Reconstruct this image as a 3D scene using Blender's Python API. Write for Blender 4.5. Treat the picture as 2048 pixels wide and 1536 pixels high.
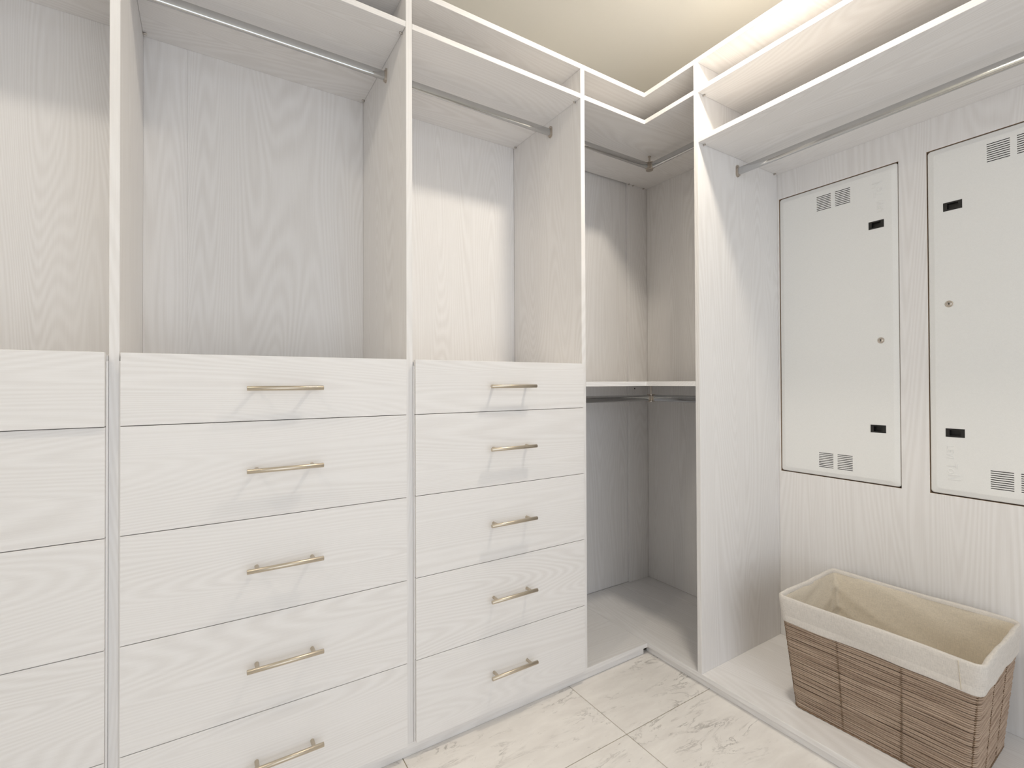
import bpy, bmesh, math, random
from mathutils import Vector, Matrix

random.seed(7)
S = bpy.context.scene
C = S.collection
for o in list(bpy.data.objects):
    bpy.data.objects.remove(o)

# ------------------------------------------------------------------ camera
ZF = 1.137                                   # camera height above the floor (m)
FPX, YAW, PITCH, ROLL, CY = 963.83, 0.5658, 0.0083, -0.0041, 758.2
cam_d = bpy.data.cameras.new('camera')
cam = bpy.data.objects.new('camera', cam_d)
C.objects.link(cam)
F = Vector((math.sin(YAW) * math.cos(PITCH), math.cos(YAW) * math.cos(PITCH), math.sin(PITCH)))
R = Vector((math.cos(YAW), -math.sin(YAW), 0))
U = R.cross(F)
R2 = R * math.cos(ROLL) + U * math.sin(ROLL)
U2 = -R * math.sin(ROLL) + U * math.cos(ROLL)
cam.matrix_world = Matrix(((R2.x, U2.x, -F.x, 0), (R2.y, U2.y, -F.y, 0), (R2.z, U2.z, -F.z, ZF), (0, 0, 0, 1)))
cam_d.sensor_width = 36
cam_d.lens = FPX * 36 / 2048
cam_d.shift_y = (CY - 768) / 2048
cam_d.clip_start = 0.02
S.camera = cam

# ------------------------------------------------------------------ world, fill light, exposure
W = bpy.data.worlds.new('world')
S.world = W
W.use_nodes = True
W.node_tree.nodes['Background'].inputs[0].default_value = (0.92, 0.96, 1.0, 1)
W.node_tree.nodes['Background'].inputs[1].default_value = 0.6

FILL_LIGHT = 21.0                            # soft fill added behind the camera, set in a made-up doorway
dl = bpy.data.lights.new('added_fill_light', 'AREA')
dl.shape = 'RECTANGLE'
dl.size, dl.size_y = 1.90, 2.2
dl.energy = FILL_LIGHT
dl.color = (0.86, 0.92, 1.0)
dlo = bpy.data.objects.new('added_fill_light', dl)
C.objects.link(dlo)
dlo.location = (0.35, -1.61, 1.15)
dlo.rotation_euler = (math.radians(90), 0, 0)  # faces +Y

LAMP = 285.0                                 # emission strength of the ceiling lamp by the corner
LAMP_END = 165.0                             # ... and of the one at the end of the drawer run
LAMP_COL = (1.0, 0.91, 0.77)
S.view_settings.view_transform = 'Standard'
S.view_settings.look = 'None'
S.view_settings.gamma = 1
S.view_settings.use_curve_mapping = False
S.view_settings.exposure = 0.06

# ------------------------------------------------------------------ key dimensions (z relative to camera + ZF)
Y0, X0, Y1, X1, YD = 1.41, 1.5641, 1.886, 2.104, 1.396
zt1, zt0, zs1, zs0, zr1, zr0 = [v + ZF for v in (1.2262, 1.2066, 1.1105, 1.0926, 0.9226, 0.9036)]
zl1, zl0 = 0.004 + ZF, -0.0145 + ZF
ZB = ZF - 1.0905
ZDECK0 = ZB - 0.0180
ZCEIL = ZF + 1.47
D0 = (-0.875, -0.8555)
D1 = (-0.1858, -0.1668)
D2 = (0.5154, 0.5350)
D3 = (1.2122, 1.2320)
P0, P1 = 1.1676, 1.1484                       # divider panel on the right run
YR = -0.42                                    # far end of the right run (behind the lens)
XW, YW = -1.55, -1.50                         # room walls out of view

# ------------------------------------------------------------------ materials
def srgb(r, g, b):
    f = lambda c: (c / 255 / 12.92) if c <= 10 else ((c / 255 + 0.055) / 1.055) ** 2.4
    return (f(r), f(g), f(b), 1)

def new_mat(name):
    m = bpy.data.materials.new(name)
    m.use_nodes = True
    nt = m.node_tree
    return m, nt, nt.nodes['Principled BSDF']

def link(nt, a, b):
    nt.links.new(a, b)

def node(nt, t, **kw):
    n = nt.nodes.new(t)
    for k, v in kw.items():
        setattr(n, k, v)
    return n

def math_node(nt, op, a, b=None):
    n = node(nt, 'ShaderNodeMath', operation=op)
    for i, v in enumerate((a, b)):
        if v is None:
            continue
        if isinstance(v, (int, float)):
            n.inputs[i].default_value = v
        else:
            link(nt, v, n.inputs[i])
    return n.outputs[0]

def coords(nt, scale, rand=17.0):
    tc = node(nt, 'ShaderNodeTexCoord')
    oi = node(nt, 'ShaderNodeObjectInfo')
    mul = math_node(nt, 'MULTIPLY', oi.outputs['Random'], rand)
    add = node(nt, 'ShaderNodeVectorMath', operation='ADD')
    comb = node(nt, 'ShaderNodeCombineXYZ')
    for i in range(3):
        link(nt, mul, comb.inputs[i])
    link(nt, tc.outputs['Object'], add.inputs[0])
    link(nt, comb.outputs[0], add.inputs[1])
    mp = node(nt, 'ShaderNodeVectorMath', operation='MULTIPLY')
    link(nt, add.outputs[0], mp.inputs[0])
    mp.inputs[1].default_value = scale
    return add.outputs[0], mp.outputs[0]

def noise(nt, vec, scale, detail=2, rough=0.5, dist=0.0):
    n = node(nt, 'ShaderNodeTexNoise')
    link(nt, vec, n.inputs['Vector'])
    n.inputs['Scale'].default_value = scale
    n.inputs['Detail'].default_value = detail
    n.inputs['Roughness'].default_value = rough
    n.inputs['Distortion'].default_value = dist
    return n.outputs[0]

def ramp(nt, fac, stops):
    n = node(nt, 'ShaderNodeValToRGB')
    cr = n.color_ramp
    while len(cr.elements) < len(stops):
        cr.elements.new(0.5)
    for e, (p, c) in zip(cr.elements, stops):
        e.position, e.color = p, c
    link(nt, fac, n.inputs[0])
    return n.outputs[0]

def wood(axis, light=(243, 241, 240), dark=(233, 230, 228)):
    """whitewashed wood grain running along the given axis"""
    m, nt, p = new_mat('whitewashed_wood_' + 'xyz'[axis])
    sc = [5.2, 5.2, 5.2]; sc[axis] = 0.5
    raw, v = coords(nt, sc)
    big = noise(nt, v, 1.0, 1, 0.4, 0.25)
    s = math_node(nt, 'SINE', math_node(nt, 'MULTIPLY', big, 300.0))
    s = math_node(nt, 'MULTIPLY_ADD', s, 0.5); nt.nodes[-1].inputs[2].default_value = 0.5
    sc2 = [420.0, 420.0, 420.0]; sc2[axis] = 9.0
    mp = node(nt, 'ShaderNodeVectorMath', operation='MULTIPLY')
    link(nt, raw, mp.inputs[0]); mp.inputs[1].default_value = sc2
    fib = noise(nt, mp.outputs[0], 1.0, 2, 0.6)
    sc3 = [9.0, 9.0, 9.0]; sc3[axis] = 1.2
    mp3 = node(nt, 'ShaderNodeVectorMath', operation='MULTIPLY')
    link(nt, raw, mp3.inputs[0]); mp3.inputs[1].default_value = sc3
    patch = noise(nt, mp3.outputs[0], 1.0, 2, 0.5)
    amp = math_node(nt, 'MULTIPLY', s, math_node(nt, 'MULTIPLY', patch, 0.95))
    mixv = math_node(nt, 'ADD', math_node(nt, 'MULTIPLY', amp, 0.62), math_node(nt, 'MULTIPLY', fib, 0.55))
    col = ramp(nt, mixv, [(0.18, srgb(*light)), (0.72, srgb(*dark))])
    link(nt, col, p.inputs['Base Color'])
    p.inputs['Roughness'].default_value = 0.5
    p.inputs['Specular IOR Level'].default_value = 0.35
    b = node(nt, 'ShaderNodeBump')
    b.inputs['Strength'].default_value = 0.16
    b.inputs['Distance'].default_value = 0.0006
    link(nt, mixv, b.inputs['Height'])
    b.invert = True
    link(nt, b.outputs[0], p.inputs['Normal'])
    return m

def plain(name, col, rough=0.5, metal=0.0, bump=None, spec=0.5):
    m, nt, p = new_mat(name)
    raw, v = coords(nt, (1, 1, 1))
    n = noise(nt, v, bump[0] if bump else 30.0, 3, 0.6)
    d = tuple(c * 0.965 for c in col[:3]) + (1,)
    link(nt, ramp(nt, n, [(0.35, d), (0.65, col)]), p.inputs['Base Color'])
    p.inputs['Roughness'].default_value = rough
    p.inputs['Metallic'].default_value = metal
    p.inputs['Specular IOR Level'].default_value = spec
    if bump:
        b = node(nt, 'ShaderNodeBump')
        b.inputs['Strength'].default_value = bump[1]
        b.inputs['Distance'].default_value = bump[2]
        link(nt, n, b.inputs['Height'])
        link(nt, b.outputs[0], p.inputs['Normal'])
    return m

def brushed(name, col, rough, axis=0):
    m, nt, p = new_mat(name)
    sc = [900.0] * 3; sc[axis] = 8.0
    raw, v = coords(nt, sc)
    n = noise(nt, v, 1.0, 2, 0.5)
    d = tuple(c * 0.82 for c in col[:3]) + (1,)
    link(nt, ramp(nt, n, [(0.3, d), (0.7, col)]), p.inputs['Base Color'])
    p.inputs['Metallic'].default_value = 1.0
    p.inputs['Roughness'].default_value = rough
    return m

def marble():
    m, nt, p = new_mat('white_marble')
    raw, v = coords(nt, (1, 1, 1), 31.0)
    mp = node(nt, 'ShaderNodeMapping')
    mp.inputs['Rotation'].default_value = (0, 0, math.radians(38))
    mp.inputs['Scale'].default_value = (1.4, 4.6, 1.0)
    link(nt, v, mp.inputs['Vector'])
    w = mp.outputs[0]
    a = noise(nt, w, 3.2, 6, 0.66, 0.7)
    line = math_node(nt, 'ABSOLUTE', math_node(nt, 'SUBTRACT', a, 0.5))
    vein = ramp(nt, line, [(0.0, (1, 1, 1, 1)), (0.010, (0.5, 0.5, 0.5, 1)), (0.026, (0, 0, 0, 1))])
    msk = ramp(nt, noise(nt, w, 2.3, 3, 0.6, 0.3), [(0.50, (0, 0, 0, 1)), (0.66, (1, 1, 1, 1))])
    fl = ramp(nt, noise(nt, w, 26.0, 5, 0.72, 0.4), [(0.61, (0, 0, 0, 1)), (0.68, (1, 1, 1, 1))])
    flm = ramp(nt, noise(nt, w, 3.7, 2, 0.5), [(0.50, (0, 0, 0, 1)), (0.66, (1, 1, 1, 1))])
    f1 = math_node(nt, 'MULTIPLY', vein, msk)
    f2 = math_node(nt, 'MULTIPLY', math_node(nt, 'MULTIPLY', fl, flm), 0.75)
    f = math_node(nt, 'MAXIMUM', f1, f2)
    cloud = noise(nt, w, 5.0, 4, 0.6, 0.3)
    base = ramp(nt, cloud, [(0.3, srgb(236, 231, 226)), (0.7, srgb(248, 244, 239))])
    mix = node(nt, 'ShaderNodeMix', data_type='RGBA')
    link(nt, math_node(nt, 'MULTIPLY', f, 0.9), mix.inputs[0])
    link(nt, base, mix.inputs[6])
    mix.inputs[7].default_value = srgb(158, 152, 146)
    link(nt, mix.outputs[2], p.inputs['Base Color'])
    p.inputs['Roughness'].default_value = 0.42
    p.inputs['Specular IOR Level'].default_value = 0.3
    return m

def linen(name, col):
    m, nt, p = new_mat(name)
    raw, v = coords(nt, (1, 1, 1))
    def thread(sc):
        mp = node(nt, 'ShaderNodeVectorMath', operation='MULTIPLY')
        link(nt, raw, mp.inputs[0]); mp.inputs[1].default_value = sc
        return noise(nt, mp.outputs[0], 1.0, 2, 0.6)
    t = math_node(nt, 'ADD', thread((60, 60, 900)), thread((700, 700, 70)))
    d = tuple(c * 0.80 for c in col[:3]) + (1,)
    link(nt, ramp(nt, math_node(nt, 'MULTIPLY', t, 0.5), [(0.35, d), (0.62, col)]), p.inputs['Base Color'])
    p.inputs['Roughness'].default_value = 0.9
    p.inputs['Specular IOR Level'].default_value = 0.1
    b = node(nt, 'ShaderNodeBump')
    b.inputs['Strength'].default_value = 0.25
    b.inputs['Distance'].default_value = 0.001
    link(nt, t, b.inputs['Height'])
    link(nt, b.outputs[0], p.inputs['Normal'])
    return m

def rope_mat(name, c0, c1):
    m, nt, p = new_mat(name)
    raw, v = coords(nt, (7, 7, 150))
    n = noise(nt, v, 1.0, 3, 0.6)
    mp = node(nt, 'ShaderNodeMapping')
    mp.inputs['Rotation'].default_value = (0.6, 0.6, 0)
    mp.inputs['Scale'].default_value = (420, 420, 420)
    link(nt, raw, mp.inputs['Vector'])
    tw = noise(nt, mp.outputs[0], 1.0, 1, 0.5)
    f = math_node(nt, 'ADD', math_node(nt, 'MULTIPLY', n, 0.75), math_node(nt, 'MULTIPLY', tw, 0.25))
    link(nt, ramp(nt, f, [(0.32, c0), (0.68, c1)]), p.inputs['Base Color'])
    p.inputs['Roughness'].default_value = 0.75
    p.inputs['Specular IOR Level'].default_value = 0.2
    b = node(nt, 'ShaderNodeBump')
    b.inputs['Strength'].default_value = 0.5
    b.inputs['Distance'].default_value = 0.001
    link(nt, tw, b.inputs['Height'])
    link(nt, b.outputs[0], p.inputs['Normal'])
    return m

WX, WY, WZ = wood(0), wood(1), wood(2)
M_CEIL = plain('cream_ceiling_paint', srgb(245, 242, 234), 0.85, 0, (900.0, 0.03, 0.0004), 0.2)
M_WALL = plain('white_wall_paint', srgb(238, 236, 231), 0.8, 0, (80.0, 0.05, 0.001), 0.2)
M_GROUT = plain('tan_grout', srgb(172, 158, 136), 0.9)
M_MARBLE = marble()
M_NICKEL = brushed('champagne_nickel', srgb(208, 197, 180), 0.36, 0)
M_SOCKET = brushed('satin_nickel', srgb(206, 197, 187), 0.34, 2)
M_CHROME = plain('polished_chrome', (0.56, 0.565, 0.57, 1), 0.10, 1.0)
M_STEEL = plain('white_powder_coat', srgb(243, 243, 241), 0.42, 0, (400.0, 0.05, 0.0004))
M_BLACK = plain('black_plastic', srgb(24, 23, 22), 0.45)
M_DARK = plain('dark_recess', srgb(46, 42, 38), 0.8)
M_CUT = plain('raw_chipboard_edge', srgb(176, 152, 128), 0.9, 0, (300.0, 0.4, 0.001))
M_LINEN = linen('natural_linen', srgb(226, 220, 213))
M_LINEN_IN = linen('natural_linen_lining', srgb(235, 225, 208))
M_ROPE = rope_mat('brown_paper_rope', srgb(144, 122, 105), srgb(202, 181, 162))
M_STITCH = rope_mat('dark_brown_cord', srgb(92, 73, 57), srgb(158, 132, 108))
M_GAP_SHADE = plain('rope_gap_shade', srgb(58, 42, 30), 0.9)
M_PIN = plain('grey_metal_pin', srgb(196, 190, 184), 0.4, 1.0)
def lamp_glass(name, strength, col=LAMP_COL):
    m, nt, p = new_mat(name)
    n = noise(nt, coords(nt, (1, 1, 1))[1], 4.0)
    link(nt, ramp(nt, n, [(0.3, (1, 0.94, 0.86, 1)), (0.7, (1, 0.97, 0.92, 1))]), p.inputs['Base Color'])
    p.inputs['Emission Color'].default_value = col + (1,)
    p.inputs['Emission Strength'].default_value = strength
    return m
M_LAMP = lamp_glass('lamp_glass', LAMP)
M_LAMP_END = lamp_glass('lamp_glass_dimmer', LAMP_END)

# ------------------------------------------------------------------ helpers
def bm_box(bm, x0, x1, y0, y1, z0, z1):
    vs = [bm.verts.new((x, y, z)) for x in (x0, x1) for y in (y0, y1) for z in (z0, z1)]
    q = [(0, 1, 3, 2), (4, 6, 7, 5), (0, 4, 5, 1), (2, 3, 7, 6), (0, 2, 6, 4), (1, 5, 7, 3)]
    return [bm.faces.new([vs[i] for i in f]) for f in q]

def bm_prism(bm, pts, z0, z1):
    lo = [bm.verts.new((x, y, z0)) for x, y in pts]
    hi = [bm.verts.new((x, y, z1)) for x, y in pts]
    n = len(pts)
    bm.faces.new(hi); bm.faces.new(lo[::-1])
    for i in range(n):
        bm.faces.new((lo[i], lo[(i + 1) % n], hi[(i + 1) % n], hi[i]))

def cap(bm, ring):
    bm.faces.new([bm.verts.new(v.co) for v in ring])   # own vertices keep the rim crisp

def bm_cyl(bm, a, b, r, seg=16, r2=None, bevel=0.0):
    """closed cylinder from a to b, ends optionally chamfered"""
    a, b = Vector(a), Vector(b)
    d = (b - a).normalized()
    s = d.cross(Vector((0, 0, 1)) if abs(d.z) < 0.9 else Vector((1, 0, 0))).normalized()
    t = d.cross(s)
    r2 = r if r2 is None else r2
    prof = [(a, r)] + [(b, r2)]
    if bevel:
        prof = [(a, r - bevel), (a + d * bevel, r), (b - d * bevel, r2), (b, r2 - bevel)]
    rings = []
    for c, rr in prof:
        rings.append([bm.verts.new(c + (s * math.cos(k * math.tau / seg) + t * math.sin(k * math.tau / seg)) * rr) for k in range(seg)])
    for q in range(len(rings) - 1):
        for k in range(seg):
            f = bm.faces.new((rings[q][k], rings[q][(k + 1) % seg], rings[q + 1][(k + 1) % seg], rings[q + 1][k]))
            f.smooth = True
    cap(bm, rings[0][::-1]); cap(bm, rings[-1])

def bm_oval(bm, a, b, up, hw, hh, seg=24):
    """stadium-section bar from a to b; up is the tall direction, hw half width, hh half height"""
    a, b, up = Vector(a), Vector(b), Vector(up)
    d = (b - a).normalized(); s = d.cross(up).normalized()
    prof = []
    for k in range(seg):
        an = k * math.tau / seg
        prof.append((hw * math.cos(an), (hh - hw) * (1 if math.sin(an) >= 0 else -1) + hw * math.sin(an)))
    ra = [bm.verts.new(a + s * x + up * y) for x, y in prof]
    rb = [bm.verts.new(b + s * x + up * y) for x, y in prof]
    for k in range(seg):
        f = bm.faces.new((ra[k], ra[(k + 1) % seg], rb[(k + 1) % seg], rb[k])); f.smooth = True
    cap(bm, ra[::-1]); cap(bm, rb)

def bm_tube(bm, pts, r, seg=6, closed=False):
    n = len(pts); rings = []
    for i, q in enumerate(pts):
        q = Vector(q)
        a = Vector(pts[(i - 1) % n] if (closed or i) else pts[0]); b = Vector(pts[(i + 1) % n] if (closed or i < n - 1) else pts[-1])
        d = (b - a).normalized()
        s = d.cross(Vector((0, 0, 1)))
        s = s.normalized() if s.length > 1e-4 else Vector((1, 0, 0))
        t = d.cross(s)
        rings.append([bm.verts.new(q + (s * math.cos(k * math.tau / seg) + t * math.sin(k * math.tau / seg)) * r) for k in range(seg)])
    for i in range(n if closed else n - 1):
        A, B = rings[i], rings[(i + 1) % n]
        for k in range(seg):
            f = bm.faces.new((A[k], A[(k + 1) % seg], B[(k + 1) % seg], B[k])); f.smooth = True
    if not closed:
        bm.faces.new(rings[0][::-1]); bm.faces.new(rings[-1])

def soften(bm, w=0.0008, seg=1):
    bmesh.ops.recalc_face_normals(bm, faces=bm.faces)
    es = [e for e in bm.edges if len(e.link_faces) == 2 and e.calc_face_angle(0) > 0.6]
    bmesh.ops.bevel(bm, geom=es, offset=w, offset_type='OFFSET', segments=seg, profile=0.5, affect='EDGES', clamp_overlap=True)

def root_of(o):
    while o.parent:
        o = o.parent
    return o

def obj(name, bm, mat, parent=None, local=False, origin=None, fix=True):
    """one mesh object; vertices in world space unless local (then relative to the parent thing)"""
    if fix:
        bmesh.ops.recalc_face_normals(bm, faces=bm.faces)
    off = Vector((0, 0, 0))
    if parent is not None and not local:
        off = Vector(root_of(parent).location)
    if origin is not None:
        off = Vector(origin)
    if off.length:
        bmesh.ops.translate(bm, verts=bm.verts, vec=-off)
    me = bpy.data.meshes.new(name)
    bm.to_mesh(me); bm.free()
    mats = mat if isinstance(mat, (list, tuple)) else [mat]
    for mm in mats:
        me.materials.append(mm)
    o = bpy.data.objects.new(name, me)
    C.objects.link(o)
    if parent is not None:
        o.parent = parent
    elif origin is not None:
        o.location = origin
    return o

def tag(o, label=None, cat=None, group=None, kind=None):
    if label: o['label'] = label
    if cat: o['category'] = cat
    if group: o['group'] = group
    if kind: o['kind'] = kind
    return o

def thing(name, loc, label, cat, group=None, rz=0.0):
    o = bpy.data.objects.new(name, None)
    o.empty_display_size = 0.05
    C.objects.link(o)
    o.location = loc; o.rotation_euler = (0, 0, rz)
    return tag(o, label, cat, group)

def boxobj(name, x0, x1, y0, y1, z0, z1, mat, parent=None, bevel=0.0008, origin=None):
    bm = bmesh.new()
    bm_box(bm, x0, x1, y0, y1, z0, z1)
    if bevel:
        soften(bm, bevel)
    if parent is None and origin is None:
        origin = ((x0 + x1) / 2, (y0 + y1) / 2, z0)
    return obj(name, bm, mat, parent, origin=origin)

# ------------------------------------------------------------------ the room shell
fl = boxobj('floor', XW - 0.1, X1 + 0.3, YW - 0.45, Y1 + 0.15, -0.06, -0.0022, M_GROUT, bevel=0)
tag(fl, kind='structure')
TS, JX, JY, G = 0.6455, 1.1505, 1.1278, 0.0013
for i in range(-4, 1):
    for j in range(-5, 1):
        x0, x1 = JX + i * TS + G, JX + (i + 1) * TS - G
        y0, y1 = JY + j * TS + G, JY + (j + 1) * TS - G
        x1 = min(x1, X0 + 0.03); y1 = min(y1, Y0 + 0.03)
        x0 = max(x0, XW); y0 = max(y0, YW - 0.4)
        if x1 - x0 < 0.02 or y1 - y0 < 0.02:
            continue
        bm = bmesh.new(); bm_box(bm, x0, x1, y0, y1, -0.010, 0.0); soften(bm, 0.0006)
        obj('tile', bm, M_MARBLE, fl)
ce = boxobj('ceiling', XW - 0.1, X1 + 0.3, YW - 0.1, Y1 + 0.15, ZCEIL, ZCEIL + 0.08, M_CEIL, bevel=0)
tag(ce, kind='structure')
wb = boxobj('wall_back', XW - 0.1, X1 + 0.3, Y1 + 0.03, Y1 + 0.13, 0, ZCEIL, M_WALL, bevel=0)
tag(wb, kind='structure')
wr = boxobj('wall_right', X1 + 0.11, X1 + 0.2, YW, Y1 + 0.03, 0, ZCEIL, M_WALL, bevel=0)
tag(wr, kind='structure')
wl = boxobj('wall_left', XW - 0.1, XW, YW, Y1 + 0.03, 0, ZCEIL, M_WALL, bevel=0)
tag(wl, kind='structure')
bm = bmesh.new()                              # wall behind the lens, opening added to admit the fill light
DA, DB = -0.60, 1.30
bm_box(bm, XW - 0.1, DA, YW - 0.1, YW, 0, ZCEIL)
bm_box(bm, DB, X1 + 0.3, YW - 0.1, YW, 0, ZCEIL)
bm_box(bm, DA, DB, YW - 0.1, YW, 2.30, ZCEIL)
wf = obj('wall_front', bm, M_WALL, origin=(0, YW, 0))
tag(wf, kind='structure')
bm = bmesh.new()
bm_box(bm, DA - 0.07, DA, YW, YW + 0.014, 0, 2.37)
bm_box(bm, DB, DB + 0.07, YW, YW + 0.014, 0, 2.37)
bm_box(bm, DA, DB, YW, YW + 0.014, 2.30, 2.37)
tag(obj('trim_1', bm, M_WALL, origin=(0, YW, 0)), kind='structure')

# wood panelling on the back wall: one board behind every bay
def wall_panel(name, parent, x0, x1, y0, y1, z0, z1, mat=WZ, bev=0.0006):
    return boxobj(name, x0, x1, y0, y1, z0, z1, mat, parent, bev)
wall_panel('back_panel', wb, D0[1], D1[0], Y1, Y1 + 0.03, ZB, zt0)
wall_panel('back_panel', wb, D1[1], -0.0521, Y1, Y1 + 0.03, ZB, zt0, WZ, 0.0003)
wall_panel('back_panel', wb, -0.0519, D2[0], Y1, Y1 + 0.03, ZB, zt0, WZ, 0.0003)
wall_panel('back_panel', wb, D2[1], D3[0], Y1, Y1 + 0.03, ZB, zt0)
wall_panel('back_panel', wb, D3[1], 1.9545, Y1 + 0.013, Y1 + 0.03, ZB, zt0)
fs = wall_panel('filler_strip', wb, 1.9555, X1, Y1, Y1 + 0.03, ZB, zt0)
bm = bmesh.new()
bm_cyl(bm, (2.001, Y1 - 0.0006, ZF - 0.033), (2.001, Y1 + 0.002, ZF - 0.033), 0.0042, 12)
obj('screw_hole', bm, M_BLACK, fs)
# panelling on the right wall, with two openings sawn out for the access doors
wall_panel('back_panel', wr, X1, X1 + 0.11, P0, Y1, ZB, zt0)
DC1, DC2, DZ = 0.9262, 0.4183, ZF + 0.2055     # centres of the two access doors
DW, DH = 0.4235, 1.1700                        # door size
OW = DW + 0.0045
def panel_with_openings():
    ys = sorted({YR, DC2 - OW / 2, DC2 + OW / 2, DC1 - OW / 2, DC1 + OW / 2, P1})
    z_lo, z_hi = DZ - DH / 2 - 0.0038, DZ + DH / 2 + 0.0024
    zs = [ZB, z_lo, z_hi, zt0]
    bm = bmesh.new()
    V = {}
    for i, y in enumerate(ys):
        for k, z in enumerate(zs):
            for d, x in enumerate((X1, X1 + 0.019)):
                V[i, k, d] = bm.verts.new((x, y, z))
    hole = lambda i, k: k == 1 and i in (1, 3)
    inside = lambda i, k: 0 <= i < len(ys) - 1 and 0 <= k < 3
    for i in range(len(ys) - 1):
        for k in range(3):
            if hole(i, k):
                continue
            a = [(i, k), (i + 1, k), (i + 1, k + 1), (i, k + 1)]
            bm.faces.new([V[q + (0,)] for q in a]); bm.faces.new([V[q + (1,)] for q in a[::-1]])
            for (di, dk), (q, r) in (((0, -1), (0, 1)), ((1, 0), (1, 2)), ((0, 1), (2, 3)), ((-1, 0), (3, 0))):
                n = (i + di, k + dk)
                if not inside(*n) or hole(*n):
                    f = bm.faces.new([V[a[q] + (0,)], V[a[r] + (0,)], V[a[r] + (1,)], V[a[q] + (1,)]])
                    f.material_index = 1 if inside(*n) else 0
    return obj('back_panel', bm, [WZ, M_CUT], wr)
bp = panel_with_openings()
bm = bmesh.new()
bm_cyl(bm, (X1 + 0.001, 0.686, ZF - 0.073), (X1 - 0.0012, 0.686, ZF - 0.073), 0.0082, 20, 0.0078)
obj('screw_cap', bm, WZ, bp)

# ------------------------------------------------------------------ base platform
bpf = thing('base_platform', (X0, Y0, 0), 'low whitewashed wood platform with toe kick under the closet bays', 'platform')
boxobj('deck_board', D0[0], X0 - 0.0008, Y0, Y1 + 0.012, ZDECK0, ZB, WX, bpf)
boxobj('deck_board', X0 + 0.0005, X1, YR, Y1 + 0.012, ZDECK0, ZB, WY, bpf)
boxobj('toe_kick', D0[0], X0 - 0.014, Y0 + 0.0105, Y0 + 0.0265, 0.0005, ZDECK0, WX, bpf)
boxobj('toe_kick', X0 + 0.0130, X0 + 0.0290, YR, Y0 + 0.020, 0.0005, ZDECK0, WY, bpf)

# ------------------------------------------------------------------ upright dividers
def divider(x0, x1, label):
    o = boxobj('divider_panel', x0, x1, Y0, Y1, ZB, zt0, WZ)
    return tag(o, label, 'panel', 'upright closet panels')
divider(*D0, 'tall whitewashed wood end panel closing the run of drawer bays')
divider(*D1, 'tall wood divider between the end drawer chest and the middle chest')
divider(*D2, 'tall wood divider between the middle drawer chest and the chest by the corner')
divider(*D3, 'tall wood divider between the drawers and the open corner bay')
o = boxobj('divider_panel', X0, X1, P1, P0, ZB, zt0, WZ)
tag(o, 'tall wood panel between the open corner bay and the laundry basket', 'panel', 'upright closet panels')

# ------------------------------------------------------------------ shelves
def pins(sh, pts, z, axis, into):
    """small metal support pins under a shelf: pts are (x, y); axis = direction they stick out"""
    for (x, y), s in zip(pts, into):
        bm = bmesh.new()
        d = Vector((s, 0, 0)) if axis == 'x' else Vector((0, s, 0))
        a = Vector((x, y, z - 0.0035))
        bm_cyl(bm, a, a + d * 0.010, 0.0032, 10, bevel=0.0006)
        obj('shelf_pin', bm, M_PIN, sh)

def shelf(name, poly, z0, z1, mat, label, group='closet shelves'):
    xs = [q[0] for q in poly]; ys = [q[1] for q in poly]
    t = thing(name, (sum(xs) / len(xs), sum(ys) / len(ys), z0), label, 'shelf', group)
    bm = bmesh.new(); bm_prism(bm, poly, z0, z1); soften(bm, 0.0008)
    obj('shelf_board', bm, mat, t)
    return t

def rect(x0, x1, y0, y1):
    return [(x0, y0), (x1, y0), (x1, y1), (x0, y1)]

e = 0.0004
tops = thing('top_board', (X0, Y0, zt0), 'long whitewashed top board capping all the closet bays', 'shelf')
bm = bmesh.new(); bm_prism(bm, [(D0[0], Y0), (X0, Y0), (X0, YR), (X1, YR), (X1, Y1), (D0[0], Y1)], zt0 + e, zt1); soften(bm, 0.0008)
obj('board', bm, WX, tops)
bay_lab = {0: 'high wood shelf above the end bay of the drawer run',
           1: 'high wood shelf over the middle drawer chest',
           2: 'high wood shelf over the drawer chest next to the corner'}
for k, (a, b) in enumerate(((D0[1], D1[0]), (D1[1], D2[0]), (D2[1], D3[0]))):
    s = shelf('hanging_shelf', rect(a + e, b - e, Y0, Y1 - e), zs0, zs1, WX, bay_lab[k])
    pins(s, [(b, Y0 + 0.030), (b, Y1 - 0.022), (a, Y0 + 0.030), (a, Y1 - 0.022)], zs0, 'x', (-1, -1, 1, 1))
Lp = lambda: [(D3[1] + e, Y0), (X0, Y0), (X0, P0 + e), (X1 - e, P0 + e), (X1 - e, Y1 - e), (D3[1] + e, Y1 - e)]
s = shelf('corner_shelf', Lp(), zs0, zs1, WX, 'high L-shaped corner shelf with the hanging rod under it')
pins(s, [(1.961, Y1), (1.994, Y1), (2.075, Y1)], zs0, 'y', (-1, -1, -1))
s = shelf('corner_shelf', Lp(), zl0, zl1, WX, 'lower L-shaped corner shelf halfway up the open corner bay')
s = shelf('hanging_shelf', rect(X0, X1 - e, YR, P1 - e), zs0, zs1, WY, 'upper of the two long shelves above the white access doors')
pins(s, [(X0 + 0.031, P1), (X1 - 0.025, P1)], zs0, 'y', (-1, -1))
s = shelf('hanging_shelf', rect(X0, X1 - e, YR, P1 - e), zr0, zr1, WY, 'lower of the two long shelves, directly over the rod by the access doors')
pins(s, [(X0 + 0.031, P1), (X1 - 0.025, P1)], zr0, 'y', (-1, -1))

# ------------------------------------------------------------------ drawer chests
fz = [ZF + v for v in (0.0730, -0.0945, -0.3430, -0.5918, -0.8403)] + [ZB + 0.0015]
hz = [ZF + v for v in (-0.0105, -0.2175, -0.4665, -0.7140, -0.9620)]

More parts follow.
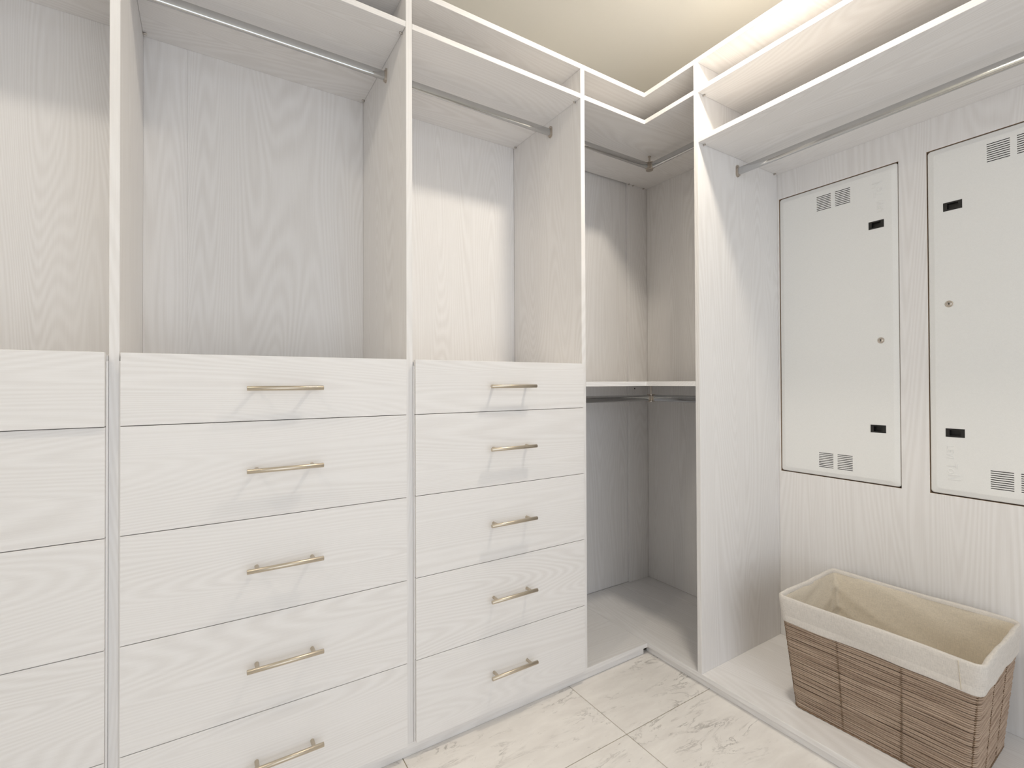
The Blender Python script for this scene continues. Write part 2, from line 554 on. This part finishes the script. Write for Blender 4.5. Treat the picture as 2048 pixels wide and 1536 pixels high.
def handle_mesh():
    bm = bmesh.new()
    yb = -0.0315
    bm_cyl(bm, (-0.0905, yb, 0), (0.0905, yb, 0), 0.0060, 20, bevel=0.0007)
    for x in (-0.0665, 0.0665):
        bm_cyl(bm, (x, 0.0, 0), (x, yb + 0.003, 0), 0.0050, 14)
    bmesh.ops.recalc_face_normals(bm, faces=bm.faces)
    me = bpy.data.meshes.new('bar_handle'); bm.to_mesh(me); bm.free()
    me.materials.append(M_NICKEL)
    return me
H_ME = handle_mesh()

def chest(a, b, fa, fb, label, out=(0, 0, 0, 0, 0)):
    cx = (fa + fb) / 2
    t = thing('drawer_chest', (cx, Y0, ZB), label, 'drawers', 'five-drawer chests')
    boxobj('chest_top', a + 0.001, b - 0.001, Y0 + 0.004, Y1 - 0.001, fz[0] - 0.024, fz[0] - 0.006, WX, t)
    for xa, xb in ((a + 0.0003, fa - 0.0004), (fb + 0.0004, b - 0.0003)):
        boxobj('side_filler', xa, xb, YD + 0.009, Y0 + 0.04, ZB + 0.0005, fz[0] - 0.019, WZ, t, 0)
    for k in range(5):
        g = 0.0009
        y0 = YD - out[k]
        bm = bmesh.new()
        bm_box(bm, fa, fb, y0, y0 + 0.0165, fz[k + 1] + g, fz[k] - (g if k else 0))
        soften(bm, 0.0009, 2)
        h0 = fz[k + 1] + 0.02; h1 = fz[k] - 0.045
        bm_box(bm, a + 0.014, a + 0.026, y0 + 0.0165, Y1 - 0.05, h0, h1)
        bm_box(bm, b - 0.026, b - 0.014, y0 + 0.0165, Y1 - 0.05, h0, h1)
        bm_box(bm, a + 0.026, b - 0.026, Y1 - 0.062, Y1 - 0.05, h0, h1)
        bm_box(bm, a + 0.026, b - 0.026, y0 + 0.0165, Y1 - 0.062, h0 + 0.004, h0 + 0.012)
        d = obj('drawer', bm, WX, t)
        h = bpy.data.objects.new('bar_handle', H_ME)
        C.objects.link(h); h.parent = d
        h.location = Vector((cx + 0.003, y0, hz[k])) - Vector(t.location)
        h['label'] = 'champagne nickel bar handle'
    return t

chest(D0[1], D1[0], D0[1] + 0.003, D1[0] - 0.0045, 'whitewashed five-drawer chest at the end of the drawer run', (0.007, 0, 0.001, 0, 0))
chest(D1[1], D2[0], D1[1] + 0.0030, D2[0] - 0.0045, 'whitewashed five-drawer chest between two other drawer chests')
chest(D2[1], D3[0], D2[1] + 0.0040, D3[0] - 0.0030, 'whitewashed five-drawer chest next to the open corner bay')

# ------------------------------------------------------------------ hanging rods
RY, RX, RZ = 1.600, 1.808, ZF + 1.043

def socket(bm, c, d):
    """oval wall socket with a collar; d points from the wall along the rod"""
    c, d = Vector(c), Vector(d)
    up = Vector((0, 0, 1))
    bm_oval(bm, c, c + d * 0.0035, up, 0.0115, 0.0245)
    bm_oval(bm, c + d * 0.0035 - up * 0.003, c + d * 0.0085 - up * 0.003, up, 0.0098, 0.0188)

def rod_straight(name, a, b, label):
    a, b = Vector(a), Vector(b)
    t = thing(name, (a + b) / 2, label, 'clothes rod', 'oval closet rods')
    d = (b - a).normalized()
    bm = bmesh.new(); bm_oval(bm, a + d * 0.0037, b - d * 0.0037, (0, 0, 1), 0.0078, 0.0152)
    obj('rod', bm, M_CHROME, t)
    for c, dd in ((a, d), (b, -d)):
        bm = bmesh.new(); socket(bm, c + Vector((0, 0, 0.002)), dd)
        obj('rod_socket', bm, M_SOCKET, t)
    return t

rod_straight('hanging_rod', (D0[1], RY, RZ), (D1[0], RY, RZ), 'chrome oval rod in the end bay of the drawer run')
rod_straight('hanging_rod', (D1[1], RY, RZ), (D2[0], RY, RZ), 'chrome oval rod hung above the middle drawer chest')
rod_straight('hanging_rod', (D2[1], RY, RZ), (D3[0], RY, RZ), 'chrome oval rod above the drawer chest next to the corner')
rod_straight('hanging_rod', (RX + 0.004, P1, ZF + 0.850), (RX + 0.004, YR, ZF + 0.850), 'long chrome oval rod running above the white access doors')

def corner_rod(z, ztop, label):
    t = thing('corner_rod', (RX, RY, z), label, 'clothes rod', 'L-shaped corner rods')
    bm = bmesh.new(); bm_oval(bm, (D3[1] + 0.004, RY, z), (RX - 0.010, RY, z), (0, 0, 1), 0.0078, 0.0152)
    obj('rod', bm, M_CHROME, t)
    bm = bmesh.new(); bm_oval(bm, (RX, RY - 0.010, z), (RX, P0 + 0.004, z), (0, 0, 1), 0.0078, 0.0152)
    obj('rod', bm, M_CHROME, t)
    for c, d in (((D3[1], RY, z), (1, 0, 0)), ((RX, P0, z), (0, 1, 0))):
        bm = bmesh.new(); socket(bm, Vector(c) + Vector((0, 0, 0.002)), d); obj('rod_socket', bm, M_SOCKET, t)
    bm = bmesh.new()
    bm_cyl(bm, (RX, RY, z - 0.0185), (RX, RY, z - 0.0150), 0.0170, 20)
    bm_cyl(bm, (RX, RY, z + 0.0150), (RX, RY, z + 0.0185), 0.0170, 20)
    bm_oval(bm, (RX - 0.022, RY, z), (RX - 0.012, RY, z), (0, 0, 1), 0.0100, 0.0175)
    bm_oval(bm, (RX, RY - 0.022, z), (RX, RY - 0.012, z), (0, 0, 1), 0.0100, 0.0175)
    bm_cyl(bm, (RX, RY, z - 0.0150), (RX, RY, z + 0.0150), 0.0110, 20)
    obj('corner_connector', bm, M_SOCKET, t)
    bm = bmesh.new()
    bm_cyl(bm, (RX, RY, z + 0.0185), (RX, RY, ztop - 0.003), 0.0046, 14)
    bm_cyl(bm, (RX, RY, ztop - 0.003), (RX, RY, ztop - 0.0003), 0.0075, 16)
    obj('support_post', bm, M_SOCKET, t)
corner_rod(RZ, zs0, 'L-shaped chrome rod hung under the high corner shelf')
corner_rod(ZF - 0.0735, zl0, 'L-shaped chrome rod hung under the lower corner shelf')

# ------------------------------------------------------------------ access doors in the right wall
def rrect(w, h, r, seg=6):
    pts = []
    for cx, cz, a0 in ((w / 2 - r, h / 2 - r, 0), (-w / 2 + r, h / 2 - r, 90), (-w / 2 + r, -h / 2 + r, 180), (w / 2 - r, -h / 2 + r, 270)):
        for k in range(seg + 1):
            an = math.radians(a0 + 90 * k / seg)
            pts.append((cx + r * math.cos(an), cz + r * math.sin(an)))
    return pts

SLOTS = []
for zc in (0.5205, -0.5175):
    for yc in (0.0345, -0.0335):
        for k in range(9):
            SLOTS.append((yc, zc + (k - 4) * 0.0069))
PULLS = ((0.1455, 0.3805), (0.1455, -0.3775))
LOCK = (0.1570, 0.0535)

def door_mesh():
    """steel door, local coordinates: face towards -X, Y across, Z up; slots and pull cut-outs are real holes"""
    bm = bmesh.new()
    loops = []
    for w, h, r, x in ((DW, DH, 0.010, 0.014), (DW, DH, 0.010, 0.0035), (DW - 0.004, DH - 0.004, 0.011, 0.0012),
                       (DW - 0.034, DH - 0.034, 0.010, -0.0028), (DW - 0.040, DH - 0.040, 0.009, -0.0030)):
        loops.append([bm.verts.new((x, y, z)) for y, z in rrect(w, h, r)])
    for A, B in zip(loops, loops[1:]):
        n = len(A)
        for k in range(n):
            bm.faces.new((A[k], A[(k + 1) % n], B[(k + 1) % n], B[k]))
    bm.faces.new(loops[0]); bm.faces.new(loops[-1])
    bmesh.ops.recalc_face_normals(bm, faces=bm.faces)
    me = bpy.data.meshes.new('door'); bm.to_mesh(me); bm.free()
    base = bpy.data.objects.new('door_blank', me); C.objects.link(base)
    cb = bmesh.new()
    for y, z in SLOTS:
        bm_box(cb, -0.02, 0.008, y - 0.0263, y + 0.0263, z - 0.00125, z + 0.00125)
    for y, z in PULLS:
        bm_box(cb, -0.02, 0.012, y - 0.0243, y + 0.0243, z - 0.0142, z + 0.0142)
    bmesh.ops.recalc_face_normals(cb, faces=cb.faces)
    cm = bpy.data.meshes.new('cut'); cb.to_mesh(cm); cb.free()
    cut = bpy.data.objects.new('cut', cm); C.objects.link(cut)
    md = base.modifiers.new('b', 'BOOLEAN'); md.operation = 'DIFFERENCE'; md.object = cut; md.solver = 'EXACT'
    dg = bpy.context.evaluated_depsgraph_get()
    out = bpy.data.meshes.new_from_object(base.evaluated_get(dg))
    bpy.data.objects.remove(base); bpy.data.objects.remove(cut)
    out.name = 'door'
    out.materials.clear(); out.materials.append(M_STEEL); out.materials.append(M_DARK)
    for pl in out.polygons:                       # vent slot floors and sides coloured dark to stand in for shade
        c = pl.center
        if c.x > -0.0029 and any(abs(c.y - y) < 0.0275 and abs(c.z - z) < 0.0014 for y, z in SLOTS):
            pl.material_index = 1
    return out

def pull_mesh():
    bm = bmesh.new()
    ys, zs = (-0.0243, -0.0140, 0.0140, 0.0243), (-0.0142, -0.0092, 0.0092, 0.0142)
    V = {(i, k): bm.verts.new((-0.0036, y, z)) for i, y in enumerate(ys) for k, z in enumerate(zs)}
    for i in range(3):
        for k in range(3):
            if (i, k) != (1, 1):
                bm.faces.new((V[i, k], V[i + 1, k], V[i + 1, k + 1], V[i, k + 1]))
    q = [(1, 1), (2, 1), (2, 2), (1, 2)]
    b = [bm.verts.new((0.010, ys[i], zs[k])) for i, k in q]
    for n in range(4):
        bm.faces.new((V[q[n]], V[q[(n + 1) % 4]], b[(n + 1) % 4], b[n]))
    bm.faces.new(b)
    o = [(0, 0), (3, 0), (3, 3), (0, 3)]
    w = [bm.verts.new((0.0115, ys[i], zs[k])) for i, k in o]
    ring = [[(i, 0) for i in range(4)], [(3, k) for k in range(4)], [(i, 3) for i in range(3, -1, -1)], [(0, k) for k in range(3, -1, -1)]]
    for n in range(4):
        bm.faces.new([V[v] for v in ring[n]] + [w[(n + 1) % 4], w[n]])
    bm.faces.new(w[::-1])
    bmesh.ops.recalc_face_normals(bm, faces=bm.faces)
    me = bpy.data.meshes.new('flush_pull'); bm.to_mesh(me); bm.free(); me.materials.append(M_BLACK)
    return me

def lock_meshes():
    bm = bmesh.new()
    def ring(prof, seg=28):
        rr = [[bm.verts.new((x, r * math.cos(k * math.tau / seg), r * math.sin(k * math.tau / seg))) for k in range(seg)] for x, r in prof]
        for A, B in zip(rr, rr[1:]):
            for k in range(seg):
                f = bm.faces.new((A[k], A[(k + 1) % seg], B[(k + 1) % seg], B[k])); f.smooth = True
        bm.faces.new(rr[0]); bm.faces.new(rr[-1])
    ring([(0.004, 0.0110), (-0.0040, 0.0110), (-0.0048, 0.0104), (-0.0050, 0.0082), (-0.0042, 0.0076), (-0.0042, 0.0068), (-0.0052, 0.0064), (-0.0054, 0.0010)])
    bmesh.ops.recalc_face_normals(bm, faces=bm.faces)
    a = bpy.data.meshes.new('cam_lock'); bm.to_mesh(a); bm.free(); a.materials.append(M_SOCKET)
    bm = bmesh.new()
    bm_box(bm, -0.00565, -0.0050, -0.0009, 0.0009, -0.0040, 0.0040)
    bm_cyl(bm, (-0.00565, 0, 0.0012), (-0.0050, 0, 0.0012), 0.0019, 12)
    bmesh.ops.recalc_face_normals(bm, faces=bm.faces)
    b = bpy.data.meshes.new('keyhole'); bm.to_mesh(b); bm.free(); b.materials.append(M_BLACK)
    return a, b

def logo_mesh():
    """raised maker's lettering stamped in the door, reading downwards"""
    out = bmesh.new()
    def put(s, size, along, base, sx=1.0):
        cu = bpy.data.curves.new('t', 'FONT'); cu.body = s; cu.size = size; cu.extrude = 0.0006; cu.resolution_u = 2
        cu.bevel_depth = 0.0003; cu.bevel_resolution = 0
        ob = bpy.data.objects.new('t', cu); C.objects.link(ob)
        bpy.context.view_layer.update()
        me = bpy.data.meshes.new_from_object(ob.evaluated_get(bpy.context.evaluated_depsgraph_get()))
        bpy.data.objects.remove(ob)
        t = bmesh.new(); t.from_mesh(me)
        for v in t.verts:                         # text x -> down, text y -> right (-Y), thickness -> -X
            x, y, z = v.co
            v.co = (-0.0030 - z * 1.2, base - y, along - x * sx)
        tmp = bpy.data.meshes.new('t2'); t.to_mesh(tmp); t.free(); out.from_mesh(tmp)
    put('LEVI', 0.026, -0.4185, 0.1675, 0.95)
    put('T', 0.040, -0.4790, 0.1675, 0.7)
    put('O', 0.024, -0.4960, 0.1655, 0.95)
    put('N', 0.046, -0.5140, 0.1655, 0.60)
    bmesh.ops.recalc_face_normals(out, faces=out.faces)
    me = bpy.data.meshes.new('embossed_lettering'); out.to_mesh(me); out.free(); me.materials.append(M_STEEL)
    return me

MESH_DOOR, MESH_PULL, MESH_LOGO = door_mesh(), pull_mesh(), logo_mesh()
MESH_LOCK, MESH_KEY = lock_meshes()

def access_door(yc, flip, label):
    t = thing('access_door', (X1, yc, DZ), label, 'access door', 'vented access doors')
    def add(name, me, loc, par, rot=True):
        o = bpy.data.objects.new(name, me); C.objects.link(o); o.parent = par
        y, z = loc
        if flip:
            y, z = -y, -z
            if rot: o.rotation_euler = (math.pi, 0, 0)
        o.location = (0, y, z)
        return o
    d = add('door', MESH_DOOR, (0, 0), t)
    for q in PULLS:
        add('flush_pull', MESH_PULL, q, t)['label'] = 'black recessed finger pull'
    k = add('cam_lock', MESH_LOCK, LOCK, t, False); k['label'] = 'round nickel key lock'
    h = bpy.data.objects.new('keyhole', MESH_KEY); C.objects.link(h); h.parent = k
    add('embossed_lettering', MESH_LOGO, (0, 0), t)
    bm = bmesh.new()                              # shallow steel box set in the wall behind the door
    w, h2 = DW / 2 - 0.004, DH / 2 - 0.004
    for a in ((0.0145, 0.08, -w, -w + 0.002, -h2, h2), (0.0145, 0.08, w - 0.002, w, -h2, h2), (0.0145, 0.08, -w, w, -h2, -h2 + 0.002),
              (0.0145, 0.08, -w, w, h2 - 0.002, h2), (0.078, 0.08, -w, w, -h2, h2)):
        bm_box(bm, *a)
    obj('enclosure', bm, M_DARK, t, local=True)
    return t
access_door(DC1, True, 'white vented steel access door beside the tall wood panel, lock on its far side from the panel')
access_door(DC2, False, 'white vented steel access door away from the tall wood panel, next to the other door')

# ------------------------------------------------------------------ laundry basket
def build_basket():
    cx, cy, BW, BL, ang, H, TAP = 1.855, 0.656, 0.411, 0.519, 0.029, 0.371, 0.033
    t = thing('laundry_basket', (cx - 0.004, cy, ZB), 'brown woven rope laundry basket with natural linen lining', 'basket', rz=ang)
    RIM = 0.0055                                  # cloth stands this far outside the rope
    def outline(off, z, n=18, r=0.020, cseg=5):
        """rounded rectangle at height z, offset outward by off"""
        q = TAP * (1 - z / H)
        w, l = BW / 2 - q - RIM + off, BL / 2 - q - RIM + off
        rr = max(0.006, r + off)
        pts = []
        for sx, sy, a0 in ((1, 1, 0), (-1, 1, 90), (-1, -1, 180), (1, -1, 270)):
            for k in range(cseg + 1):
                an = math.radians(a0 + 90 * k / cseg)
                pts.append((sx * (w - rr) + rr * math.cos(an), sy * (l - rr) + rr * math.sin(an)))
        out = []
        m = len(pts)
        for i in range(m):
            a, b = pts[i], pts[(i + 1) % m]
            d = math.hypot(b[0] - a[0], b[1] - a[1])
            k = n if d > 0.1 else 1
            for s in range(k):
                f = s / k
                out.append((a[0] + (b[0] - a[0]) * f, a[1] + (b[1] - a[1]) * f))
        return out
    # rope rows
    rng = random.Random(3)
    zlo, zhi, pitch = 0.0035, H - 0.060, 0.0063
    bm = bmesh.new()
    z = zlo; k = 0
    while z < zhi:
        base = outline(0, z)
        ph, am = rng.uniform(0, 6.28), rng.uniform(0.0002, 0.0009)
        ph2 = rng.uniform(0, 6.28)
        n = len(base); pts = []
        ww = rng.uniform(0.9, 1.08)
        for i, (x, y) in enumerate(base):
            an = i / n * math.tau
            o = 0.0007 * math.sin(5 * an + ph2) + rng.uniform(-0.0004, 0.0004)
            L = math.hypot(x, y)
            pts.append((x + x / L * o, y + y / L * o, z + am * math.sin(4 * an + ph)))
        bm_tube(bm, pts, 0.00275 * ww, 6, True)
        z += pitch; k += 1
    ro = obj('rope_rows', bm, M_ROPE, t, local=True, fix=False)
    ro['kind'] = 'stuff'; ro['label'] = 'closely wound brown paper rope'
    # dark shell added behind the ropes, its colour stands for shade in the gaps
    bm = bmesh.new()
    prev = None
    for z in (0.001, 0.10, 0.20, H - 0.012):
        lp = [bm.verts.new((x, y, z)) for x, y in outline(-0.0024, z, 4)]
        if prev:
            n = len(lp)
            for i in range(n):
                bm.faces.new((prev[i], prev[(i + 1) % n], lp[(i + 1) % n], lp[i]))
        else:
            bm.faces.new(lp[::-1])
        prev = lp
    obj('gap_shade_shell', bm, M_GAP_SHADE, t, local=True)
    # stitched uprights: two per side, plus the four corners
    def upright(kind, f, s, amp=0.0030, rad=0.0013, proud=0.0032):
        bm = bmesh.new(); pts = []
        n = 96
        for i in range(n + 1):
            z = 0.002 + (zhi - 0.004) * i / n
            q = TAP * (1 - z / H)
            w, l = BW / 2 - q - RIM, BL / 2 - q - RIM
            j = amp * (1 if i % 2 else -1)
            o = proud * (0.35 if i % 2 else 1.0)
            if kind == 'x': pts.append((s * (w + o), f * l * 2 + j, z))
            elif kind == 'y': pts.append((f * w * 2 + j, s * (l + o), z))
            else:
                c = 0.0058
                pts.append((s * (w - c + o * 0.7) + j * 0.7, f * (l - c + o * 0.7) - j * 0.7 * s * f, z))
        bm_tube(bm, pts, rad, 5)
        obj('stitched_upright', bm, M_STITCH, t, local=True, fix=False)
    for s in (-1, 1):
        for f in (1 / 6, -1 / 6):
            upright('x', f, s)
            upright('y', f, s, 0.0016, 0.0012, 0.0030)
    for s in (-1, 1):
        for f in (-1, 1):
            upright('c', f, s, 0.0026, 0.0016, 0.0020)
    # base cord
    bm = bmesh.new()
    lp = outline(0.0008, 0.003, 40); n = len(lp)
    bm_tube(bm, [(x, y, 0.0036 + 0.0012 * (-1) ** i) for i, (x, y) in enumerate(lp)], 0.0030, 6, True)
    obj('base_cord', bm, M_STITCH, t, local=True, fix=False)
    # linen rim folded over the outside
    def sweep(prof, wob, n=26):
        bm = bmesh.new(); rows = []
        for r, (off, z) in enumerate(prof):
            lp = outline(off, z, n)
            row = []
            for i, (x, y) in enumerate(lp):
                dx, dz = wob(r, i, len(lp), x, y, z)
                L = math.hypot(x, y)
                row.append(bm.verts.new((x + x / L * dx, y + y / L * dx, z + dz)))
            rows.append(row)
        for A, B in zip(rows, rows[1:]):
            n2 = len(A)
            for i in range(n2):
                f = bm.faces.new((A[i], A[(i + 1) % n2], B[(i + 1) % n2], B[i])); f.smooth = True
        return bm, rows
    prof = [(0.0036, H - 0.0850), (0.0058, H - 0.0852), (0.0064, H - 0.0830), (0.0062, H - 0.0640), (0.0056, H - 0.0625), (0.0062, H - 0.0605),
            (0.0064, H - 0.030), (0.0060, H - 0.010), (0.0046, H - 0.0030), (0.0010, H), (-0.0040, H - 0.0010), (-0.0072, H - 0.0050), (-0.0082, H - 0.012)]
    def wob1(r, i, n, x, y, z):
        an = i / n * math.tau
        return (0.0012 * math.sin(7 * an + r * 0.4) + 0.0006 * math.sin(19 * an), 0.0016 * math.sin(5 * an + 1.0) + (0.0008 * math.sin(11 * an) if r < 3 else 0))
    bm, rows = sweep(prof, wob1)
    rim = obj('linen_rim', bm, M_LINEN, t, local=True)
    # seam up the folded rim near one end
    bm = bmesh.new()
    w, l = BW / 2, BL / 2
    bm_tube(bm, [(-(w - TAP * (zz / H)) - 0.0012, -l + 0.052 - 0.004 * zz / 0.08, H - zz) for zz in (0.006, 0.02, 0.04, 0.06, 0.083)], 0.0009, 5)
    sm = obj('rim_seam', bm, M_LINEN_IN, rim, local=True, fix=False)
    # lining inside with slack folds near the corners
    prof = [(-0.0080, H - 0.010)] + [(-0.0088, H - 0.022 - 0.0115 * q) for q in range(28)] + [(-0.016, 0.012)]
    def wob2(r, i, n, x, y, z):
        d = H - z
        if d < 0.02 or z < 0.02:
            return 0, 0
        far = BL / 2 - y                             # distance from the end by the tall panel
        fold = 0.0
        if x > BW * 0.36:
            fade = math.exp(-far * 5.0) * min(1.0, d / 0.05)
            ph = d * 105 - 30 * math.sqrt(max(far, 0) + 0.01)
            fold = (math.sin(ph) + 0.6 * math.sin(ph * 1.9 + 1.0)) * 0.0075 * fade
        elif y > BL * 0.3:
            fold = 0.002 * math.sin(d * 60 + x * 20)
        return -0.005 * min(1, d / 0.1) - abs(fold) - fold * 0.4 + 0.0012 * math.sin(d * 55 + y * 22 + x * 9), 0
    bm, rows = sweep(prof, wob2, 34)
    bm.faces.new(rows[-1])
    obj('linen_lining', bm, M_LINEN_IN, t, local=True)
build_basket()

# ------------------------------------------------------------------ ceiling lamps
def ceiling_lamp(x, y, label, mat):
    t = thing('ceiling_lamp', (x, y, ZCEIL), label, 'lamp', 'round ceiling lamps')
    bm = bmesh.new()
    bm_cyl(bm, (0, 0, -0.012), (0, 0, 0), 0.080, 32, bevel=0.003)
    obj('lamp_base', bm, M_SOCKET, t, local=True)
    bm = bmesh.new()
    seg, rows = 24, []
    for q in range(7):
        a = math.radians(90 * q / 7)
        rows.append([bm.verts.new((0.062 * math.cos(a) * math.cos(k * math.tau / seg), 0.062 * math.cos(a) * math.sin(k * math.tau / seg), -0.013 - 0.034 * math.sin(a))) for k in range(seg)])
    tip = bm.verts.new((0, 0, -0.047))
    for A, B in zip(rows, rows[1:]):
        for k in range(seg):
            f = bm.faces.new((A[k], A[(k + 1) % seg], B[(k + 1) % seg], B[k])); f.smooth = True
    for k in range(seg):
        f = bm.faces.new((rows[-1][k], rows[-1][(k + 1) % seg], tip)); f.smooth = True
    obj('glass_dome', bm, mat, t, local=True)
ceiling_lamp(1.285, 0.82, 'round glowing dome lamp on the ceiling by the closet corner', M_LAMP)
ceiling_lamp(-0.94, 0.82, 'round glowing dome lamp on the ceiling at the end of the drawer run', M_LAMP_END)
